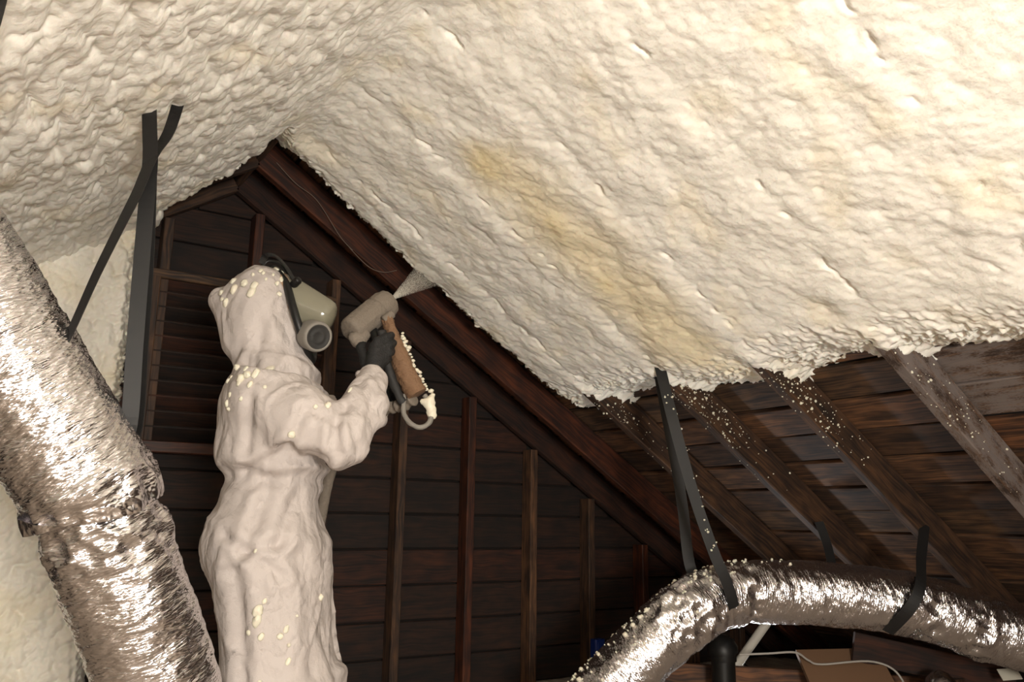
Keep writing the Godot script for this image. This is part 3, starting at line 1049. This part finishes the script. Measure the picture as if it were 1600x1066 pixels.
	# the rolled cuff of the near sleeve
	var cuff := smooth_path([V(1.012, 1.300, -2.425), V(1.045, 1.288, -2.412), V(1.082, 1.285, -2.437), V(1.090, 1.283, -2.478), V(1.068, 1.297, -2.512), V(1.025, 1.308, -2.500), V(1.005, 1.308, -2.460), V(1.012, 1.300, -2.425)], 6)
	put(tube(cuff, 10, func(r, _g): return 0.011 + 0.003 * sin(r * 60.0), false).mesh(), "sleeve_cuff", mats.suit, t)
	# the far hand closes round the gun's hose bundle
	var far := [[V(1.190, 1.228, -2.765), V(1.205, 1.275, -2.680), 0.030, 0.030]]
	for k in 4:
		var o := V(0.004, 0.0, 0) + V(0.0, 0.021, -0.006) * (k - 1.5)
		far.append([V(1.205, 1.275, -2.67) + o, V(1.222, 1.285, -2.60) + o, 0.014, 0.011])
		far.append([V(1.222, 1.285, -2.60) + o, V(1.232, 1.283, -2.545) + o, 0.011, 0.010])
		far.append([V(1.232, 1.283, -2.545) + o, V(1.226, 1.279, -2.52) + o, 0.010, 0.0095])
	far.append([V(1.185, 1.262, -2.70), V(1.160, 1.285, -2.63), 0.017, 0.013])
	far.append([V(1.160, 1.285, -2.63), V(1.150, 1.297, -2.575), 0.013, 0.010])
	put(net(far, 0.0045, 0.004).mesh(), "glove", mats.glove, t)
	splatter_worker(suit, body)


func nearest(s: Shape, p: Vector3) -> int:
	# the surface point of the worker's near side on the line through p along AWAY
	var best := -1
	var bd := INF
	for k in s.v.size():
		if s.n[k].dot(AWAY) > 0.3: continue
		var q := s.v[k] - p
		var e := (q - AWAY * q.dot(AWAY)).length()
		var score := e + maxf(q.dot(AWAY) + 0.4, 0.0) * 0.02
		if score < bd:
			bd = score
			best = k
	return best


func splatter_worker(suit: Node3D, body: Shape) -> void:
	# drops of cured foam: on hood, shoulder and arm, and on the right leg
	var right := V(0.841, 0.0, 0.541)
	var spots := [
		[-0.245, 1.573, 13], [-0.205, 1.615, 12], [-0.19, 1.575, 14], [-0.155, 1.592, 16], [-0.120, 1.587, 15], [-0.125, 1.555, 15], [-0.135, 1.625, 8], [-0.115, 1.64, 9],
		[-0.085, 1.67, 13], [-0.065, 1.665, 10], [-0.06, 1.60, 9], [-0.05, 1.62, 10], [-0.045, 1.56, 12], [-0.09, 1.61, 6], [-0.215, 1.53, 12], [-0.235, 1.545, 8], [-0.10, 1.635, 7], [-0.075, 1.635, 6],
		[-0.115, 1.296, 13], [-0.03, 1.295, 17], [-0.045, 1.272, 13], [-0.07, 1.262, 15], [-0.085, 1.25, 15], [-0.095, 1.24, 10], [-0.14, 1.27, 8], [-0.15, 1.255, 9], [-0.055, 1.235, 10], [-0.01, 1.225, 8],
		[-0.125, 1.205, 8], [-0.135, 1.185, 9], [-0.125, 1.165, 8], [-0.075, 1.195, 7], [-0.08, 1.285, 8], [0.085, 1.085, 14], [0.185, 1.17, 12], [0.225, 1.235, 7], [0.155, 1.165, 9],
		[0.015, 0.60, 17], [0.015, 0.57, 15], [-0.01, 0.535, 10], [0.025, 0.53, 11], [0.09, 0.545, 9], [0.105, 0.505, 7], [0.03, 0.625, 8], [0.105, 0.46, 9], [0.04, 0.41, 8], [0.155, 0.62, 10],
		[0.045, 0.39, 6], [0.075, 0.525, 12], [-0.005, 0.76, 6], [0.06, 0.385, 7], [0.11, 0.58, 5],
	]
	var shapes := [blob(41, 0.6), blob(42, 0.7), blob(43, 0.85), blob(44, 0.6)]
	for k in spots.size():
		var q: Array = spots[k]
		var p := V(0.85, 0, -2.64) + right * float(q[0]) + V(0, float(q[1]), 0)
		var id := nearest(body, p)
		var o := put(shapes[k % 4], "foam_drop", mats.foam_bead, suit)
		var up := body.n[id]
		var sd := up.cross(V(0.3, 0.9, 0.1)).normalized()
		var sz: float = q[2] * 0.00082
		o.transform = Transform3D(Basis(sd * sz, up * sz, sd.cross(up) * sz * (1.0 + 0.35 * (k % 3))), body.v[id] + up * sz * 0.2)
		o.name = "foam_drop" if k == 0 else "foam_drop_%03d" % k


func build_gun() -> void:
	var t := thing("spray_gun", "tan taped spray gun with wrapped hose bundle in the worker's gloved hand", "spray gun", V(1.10, 1.36, -2.55))
	var a := V(1.016, 1.472, -2.599)
	var b := V(1.179, 1.617, -2.646)
	var prof := [Vector2(0, 0), Vector2(0.0, 0.036), Vector2(0.03, 0.045), Vector2(0.1, 0.049), Vector2(0.3, 0.050), Vector2(0.5, 0.051), Vector2(0.62, 0.0515), Vector2(0.655, 0.050), Vector2(0.665, 0.046), Vector2(0.675, 0.050), Vector2(0.72, 0.053), Vector2(0.85, 0.052), Vector2(0.94, 0.049), Vector2(0.99, 0.038), Vector2(1.0, 0.02), Vector2(1.0, 0.0)]
	put(lathe(a, b, prof, 40, 0.006).mesh(), "gun_body", mats.tape, t)
	put(lathe(V(1.172, 1.612, -2.645), V(1.190, 1.630, -2.654), [Vector2(0, 0.018), Vector2(0.6, 0.014), Vector2(1, 0.008), Vector2(1, 0)], 16).mesh(), "nozzle", mats.tape, t)
	put(net([[V(1.098, 1.500, -2.615), V(1.104, 1.430, -2.555), 0.021, 0.019], [V(1.104, 1.430, -2.555), V(1.100, 1.350, -2.545), 0.019, 0.018]], 0.006, 0.006).mesh(), "grip", mats.rubber, t)
	put(net([[V(1.030, 1.452, -2.585), V(1.045, 1.425, -2.575), 0.022, 0.015], [V(1.062, 1.465, -2.575), V(1.05, 1.44, -2.57), 0.018, 0.014]], 0.006, 0.008, func(p, _n): return 0.004 * suit_folds.get_noise_3dv(p * 9.0)).mesh(), "valve_block", mats.tape, t)
	put(lathe(V(1.120, 1.520, -2.555), V(1.150, 1.548, -2.548), [Vector2(0, 0), Vector2(0, 0.015), Vector2(0.9, 0.015), Vector2(1, 0.011), Vector2(1, 0)], 14).mesh(), "hose_fitting", mats.tape, t)
	# wrapped hose bundle hanging from the gun's front
	var w := smooth_path([V(1.134, 1.533, -2.562), V(1.146, 1.470, -2.542), V(1.162, 1.405, -2.522), V(1.190, 1.325, -2.500), V(1.222, 1.262, -2.480)], 12)
	var wn := noise(FastNoiseLite.TYPE_SIMPLEX_SMOOTH, 30.0, 8, 2)
	put(tube(w, 28, func(run: float, g: float): return 0.020 + 0.016 * smoothstep(0.0, 0.2, run) + 0.005 * wn.get_noise_2d(run, g * 0.06) + 0.003 * cos(g * 2.0)).mesh(), "hose_wrap", mats.leather, t)
	var w2 := smooth_path([V(1.110, 1.480, -2.545), V(1.122, 1.400, -2.535), V(1.142, 1.320, -2.520), V(1.170, 1.250, -2.505), V(1.183, 1.235, -2.500)], 10)
	put(tube(w2, 14, func(run: float, g: float): return 0.0145 + 0.003 * wn.get_noise_2d(run + 3.0, g * 0.05)).mesh(), "air_hose", mats.filter_dark, t)
	var lp := smooth_path([V(1.185, 1.262, -2.505), V(1.180, 1.225, -2.496), V(1.180, 1.192, -2.487), V(1.195, 1.162, -2.466), V(1.222, 1.150, -2.448), V(1.249, 1.166, -2.443), V(1.262, 1.200, -2.446), V(1.258, 1.235, -2.455), V(1.243, 1.262, -2.47)], 10)
	put(tube(lp, 14, func(run: float, g: float): return 0.0085 + 0.002 * wn.get_noise_2d(run * 1.4, g * 0.1)).mesh(), "hose_loop", mats.filter_grey, t)
	var tip := net([[V(1.262, 1.196, -2.446), V(1.254, 1.238, -2.451), 0.016, 0.015], [V(1.254, 1.238, -2.451), V(1.262, 1.262, -2.449), 0.014, 0.007], [V(1.244, 1.235, -2.455), V(1.232, 1.238, -2.46), 0.012, 0.008]], 0.005, 0.006, func(p, _n): return 0.005 * suit_folds.get_noise_3dv(p * 8.0))
	put(tip.mesh(), "foam_crust", mats.foam_bead, t)
	var hz := smooth_path([V(1.215, 1.250, -2.490), V(1.200, 1.234, -2.530), V(1.178, 1.226, -2.600), V(1.130, 1.20, -2.70), V(1.10, 1.12, -2.80), V(1.09, 0.95, -2.93), V(1.07, 0.539, -2.97), V(1.08, 0.06, -2.98), V(1.25, 0.02, -3.05), V(1.6, 0.02, -2.9)], 12)
	put(tube(hz, 16, func(run: float, g: float): return 0.019 + 0.004 * sin(run * 190.0) * (1.0 - smoothstep(0.2, 0.4, run)) + 0.004 * wn.get_noise_2d(run, g * 0.08)).mesh(), "supply_hose", mats.tape, t)
	# foam crust along the wrap's outer edge
	var bl := [blob(61), blob(62), blob(63)]
	var rng := RandomNumberGenerator.new()
	rng.seed = 31
	for k in 22:
		var f := 0.3 + 0.7 * k / 21.0
		var p := w[int(f * (w.size() - 1))]
		var o := put(bl[k % 3], "foam_drop", mats.foam_bead, t)
		o.position += p + V(0.026 + 0.006 * f, 0.014, 0.018) + V(rng.randf_range(-0.008, 0.008), 0, rng.randf_range(-0.012, 0.012))
		o.scale = Vector3.ONE * rng.randf_range(0.005, 0.010)
	for k in 9:
		var p := a.lerp(b, rng.randf())
		var o := put(bl[k % 3], "foam_drop", mats.foam_bead, t)
		o.position += p + V(-0.27, -0.2, 0.42).normalized().rotated((b - a).normalized(), rng.randf_range(-1.2, 1.2)) * 0.051
		o.scale = Vector3.ONE * rng.randf_range(0.004, 0.007)


func build_mist() -> void:
	# the fan of spray between the nozzle and the foam's edge: fine droplets, dense where they leave the gun
	var a := V(1.188, 1.628, -2.653)
	var b := V(1.665, 1.985, -3.20)
	var rng := RandomNumberGenerator.new()
	rng.seed = 101
	var dir := (b - a).normalized()
	var side := dir.cross(V(-0.54, 0, 0.84)).normalized()
	var up := side.cross(dir)
	var l := a.distance_to(b)
	var drop := Shape.new()
	var q := [V(1, 0, 0), V(0, 0, 1), V(-1, 0, 0), V(0, 0, -1)]
	for p in q: drop.v.append(p)
	drop.v.append(V(0, 1, 0))
	drop.v.append(V(0, -1, 0))
	for k in 4:
		drop.i.append_array(PackedInt32Array([k, 4, (k + 1) % 4, (k + 1) % 4, 5, k]))
	drop.smooth()
	var mm := MultiMesh.new()
	mm.transform_format = MultiMesh.TRANSFORM_3D
	mm.mesh = drop.mesh()
	mm.instance_count = 22000
	for k in mm.instance_count:
		var f := rng.randf()
		var r := (0.004 + 0.082 * f) * sqrt(rng.randf())
		var g := rng.randf() * TAU
		var p := dir * l * f + (side * cos(g) + up * sin(g)) * r
		mm.set_instance_transform(k, Transform3D(Basis().scaled(Vector3.ONE * rng.randf_range(0.0003, 0.0006)), p))
	var o := MultiMeshInstance3D.new()
	o.name = "spray_mist"
	o.multimesh = mm
	o.material_override = mats.droplet
	add_child(o, true)
	o.position = a
	tag(o, "pale fan of spray leaving the gun's nozzle towards the foam's edge", "spray", "", "stuff")


# ---------------------------------------------------------------- small things at the eaves
func build_eaves() -> void:
	var p := thing("vent_pipe", "dark capped metal pipe standing beneath the arched duct", "pipe", V(2.775, 0, -2.62))
	put(lathe(V(2.775, 0.0, -2.62), V(2.775, 0.33, -2.62), [Vector2(0, 0.05), Vector2(0.86, 0.05), Vector2(0.87, 0.056), Vector2(1, 0.056)], 28).mesh(), "pipe", mats.dark_metal, p)
	put(lathe(V(2.775, 0.315, -2.62), V(2.765, 0.395, -2.625), [Vector2(0, 0.064), Vector2(0.3, 0.066), Vector2(0.65, 0.055), Vector2(0.9, 0.03), Vector2(1, 0)], 28).mesh(), "cap", mats.dark_metal, p)
	var w := thing("plastic_pipe", "white plastic pipe leaning up behind the arched duct", "pipe", V(2.98, 0.2, -2.74))
	put(lathe(V(2.985, 0.235, -2.74), V(3.095, 0.455, -2.62), [Vector2(0, 0), Vector2(0, 0.02), Vector2(1, 0.02), Vector2(1, 0)], 18).mesh(), "pipe", mats.pvc, w)
	put(lathe(V(2.965, 0.195, -2.76), V(2.992, 0.25, -2.732), [Vector2(0, 0), Vector2(0, 0.026), Vector2(1, 0.026), Vector2(1, 0.02)], 18).mesh(), "coupling", mats.pvc, w)
	# lumber resting in the eaves
	var lum := [
		[V(2.55, 0.19, -2.95), V(3.75, 0.13, -2.2), 0.05, 0.14, "long dark plank lying along the eaves under the duct", "wood3"],
		[V(3.10, 0.250, -2.47), V(3.40, 0.262, -2.28), 0.20, 0.02, "short light brown plywood offcut beneath the duct", "deck"],
		[V(3.30, 0.345, -2.36), V(3.86, 0.21, -1.98), 0.02, 0.12, "tilted brown board end under the duct's right half", "old_wood2"],
	]
	for l in lum:
		var s := timber(l[0], l[1], V(0.1, 1, 0) if l[5] != "deck" else V(-0.35, 0.75, 0.5), l[2], l[3], 0.003)
		var o := MeshInstance3D.new()
		o.name = numbered("lumber_plank")
		for k in s.v.size(): s.v[k] -= l[0]
		o.mesh = s.mesh()
		o.material_override = mats[l[5]]
		add_child(o, true)
		o.position = l[0]
		tag(o, l[4], "plank", "loose lumber in the eaves")
	# things that carry them
	var j := thing("joist_block", "dark timber crib carrying loose lumber in the eaves", "timber", V(3.3, 0, -2.4))
	put(timber(V(2.75, 0.06, -2.95), V(2.62, 0.06, -2.7), V(0, 1, 0), 0.09, 0.12, 0.004).mesh(), "block", mats.wood2, j)
	put(timber(V(3.30, 0.0, -2.42), V(3.30, 0.235, -2.42), V(0, 0, 1), 0.14, 0.09, 0.004).mesh(), "block", mats.wood2, j)
	put(timber(V(3.62, 0.0, -2.13), V(3.62, 0.225, -2.13), V(0, 0, 1), 0.09, 0.09, 0.004).mesh(), "block", mats.wood2, j)
	var c := smooth_path([V(2.82, 0.315, -2.57), V(2.92, 0.322, -2.50), V(3.03, 0.325, -2.45), V(3.10, 0.29, -2.44), V(3.16, 0.272, -2.42), V(3.35, 0.285, -2.30), V(3.42, 0.22, -2.22), V(3.45, 0.02, -2.2)], 8)
	var cb := MeshInstance3D.new()
	cb.name = "cable"
	var cs := tube(c, 8, func(_r, _g): return 0.0045)
	for k in cs.v.size(): cs.v[k] -= c[0]
	cb.mesh = cs.mesh()
	cb.material_override = mats.cable_white
	add_child(cb, true)
	cb.position = c[0]
	tag(cb, "thin white cable running from the dark pipe across the lumber", "cable")
	var can := thing("metal_can", "small shiny metal dome below the duct's right half", "can", V(3.42, 0, -2.05))
	put(lathe(V(3.42, 0.0, -2.05), V(3.42, 0.225, -2.05), [Vector2(0, 0.06), Vector2(0.9, 0.06), Vector2(0.92, 0.064), Vector2(1, 0.064)], 24).mesh(), "body", mats.dark_metal, can)
	put(lathe(V(3.42, 0.225, -2.05), V(3.42, 0.285, -2.05), [Vector2(0, 0.062), Vector2(0.4, 0.054), Vector2(0.8, 0.03), Vector2(1, 0)], 24).mesh(), "lid", mats.bright_metal, can)
	var cd := thing("card_scrap", "small white card scrap lying under the right end of the duct", "card", V(3.70, 0.215, -1.90))
	var cs2 := timber(V(3.66, 0.262, -1.935), V(3.735, 0.268, -1.895), V(-0.3, 0.6, 0.7), 0.05, 0.003, 0.001)
	put(cs2.mesh(), "card", mats.card, cd)
	var bx := thing("junction_box", "small blue plastic electrical box on a gable stud beside the arched duct", "electrical box", V(2.63, 0.26, -3.86))
	var x0 := 3.071
	var s2 := timber(V(x0 - 0.005, 0.10, -3.83), V(x0 - 0.005, 0.215, -3.83), V(0, 0, 1), 0.07, 0.055, 0.008)
	bx.position = V(x0, 0.1, -3.83)
	put(s2.mesh(), "box", mats.blue_plastic, bx)
	put(timber(V(x0 - 0.005, 0.115, -3.801), V(x0 - 0.005, 0.20, -3.801), V(0, 0, 1), 0.045, 0.006, 0.002).mesh(), "cover", mats.blue_plastic, bx)
	# cobweb threads on the first bare rafter
	var wb := thing("cobweb", "faint cobweb thread sagging along the first bare rafter", "cobweb", V(1.0, 2.3, -3.5))
	for pts in [[V(0.975, 2.42, -3.50), V(1.06, 2.33, -3.47), V(1.17, 2.28, -3.49), V(1.28, 2.12, -3.46), V(1.36, 2.08, -3.50)], [V(1.33, 2.10, -3.50), V(1.42, 2.0, -3.45), V(1.50, 1.985, -3.45), V(1.57, 2.01, -3.46)]]:
		put(tube(smooth_path(pts, 8), 5, func(_r, _g): return 0.0016).mesh(), "thread", mats.web, wb)


# ---------------------------------------------------------------- lamps
func work_lamp(at: Vector3, aim: Vector3, size: Vector2, energy: float, col: Color, label: String) -> void:
	var t := thing("work_lamp", label, "lamp", V(at.x, 0, at.z))
	var dir := (aim - at).normalized()
	var bs := Basis.looking_at(dir)
	var h := lathe(at - dir * 0.07, at, [Vector2(0, 0), Vector2(0, size.x * 0.5), Vector2(0.3, size.x * 0.62), Vector2(1, size.x * 0.66), Vector2(1, size.x * 0.6)], 4)
	put(h.mesh(), "housing", mats.dark_metal, t)
	var s := Shape.new()
	var r := bs.x * size.x * 0.5
	var u := bs.y * size.y * 0.5
	var c := at + dir * 0.003
	s.quad(c - r + u, c + r + u, c + r - u, c - r - u)
	put(s.mesh(), "lamp_face", mats.lamp_face, t)
	for k in 3:
		var g := TAU * k / 3.0
		put(lathe(at - dir * 0.06, V(at.x + 0.2 * cos(g), 0.0, at.z + 0.2 * sin(g)), [Vector2(0, 0.011), Vector2(1, 0.011), Vector2(1, 0)], 8).mesh(), "leg", mats.dark_metal, t)
	var l := AreaLight3D.new()
	l.name = "lamp_light"
	l.area_size = size
	l.light_color = col
	l.light_energy = energy
	l.shadow_enabled = true
	l.area_range = 14.0
	l.area_attenuation = 2.0
	t.add_child(l, true)
	l.position = at + dir * 0.02 - t.position
	l.basis = bs


func _ready() -> void:
	var cam := Camera3D.new()
	cam.name = "camera"
	add_child(cam)
	cam.fov = 44.93
	cam.near = 0.05
	cam.position = V(0, 0.85, 0)
	var pit := 0.2158
	var yaw := 0.572
	var fwd := V(sin(yaw) * cos(pit), sin(pit), -cos(yaw) * cos(pit))
	cam.look_at_from_position(cam.position, cam.position + fwd, Vector3.UP)
	cam.rotate_object_local(Vector3.BACK, 0.0145)
	cam.current = true
	var we := WorldEnvironment.new()
	we.name = "environment"
	var env := Environment.new()
	env.background_mode = Environment.BG_COLOR
	env.background_color = Color(0.55, 0.62, 0.72)
	env.tonemap_mode = Environment.TONE_MAPPER_LINEAR
	env.tonemap_exposure = 1.0
	env.sdfgi_enabled = true
	env.ssao_enabled = true
	env.ssil_enabled = true
	we.environment = env
	add_child(we)
	make_materials()
	work_lamp(V(0.10, 0.85, 1.40), V(0.9, 1.5, -2.8), Vector2(0.7, 0.5), 12.2, Color(1.0, 0.975, 0.935), "large square work lamp on a low tripod behind the camera")
	work_lamp(V(3.25, 0.065, -2.95), V(2.85, 0.46, -2.25), Vector2(0.26, 0.08), 0.5, Color(0.96, 0.98, 1.0), "small work lamp on the floor under the arched duct")
	build_shell()
	build_vent()
	build_foam()
	build_ducts()
	build_straps()
	build_overspray()
	build_worker()
	build_gun()
	build_mist()
	build_eaves()
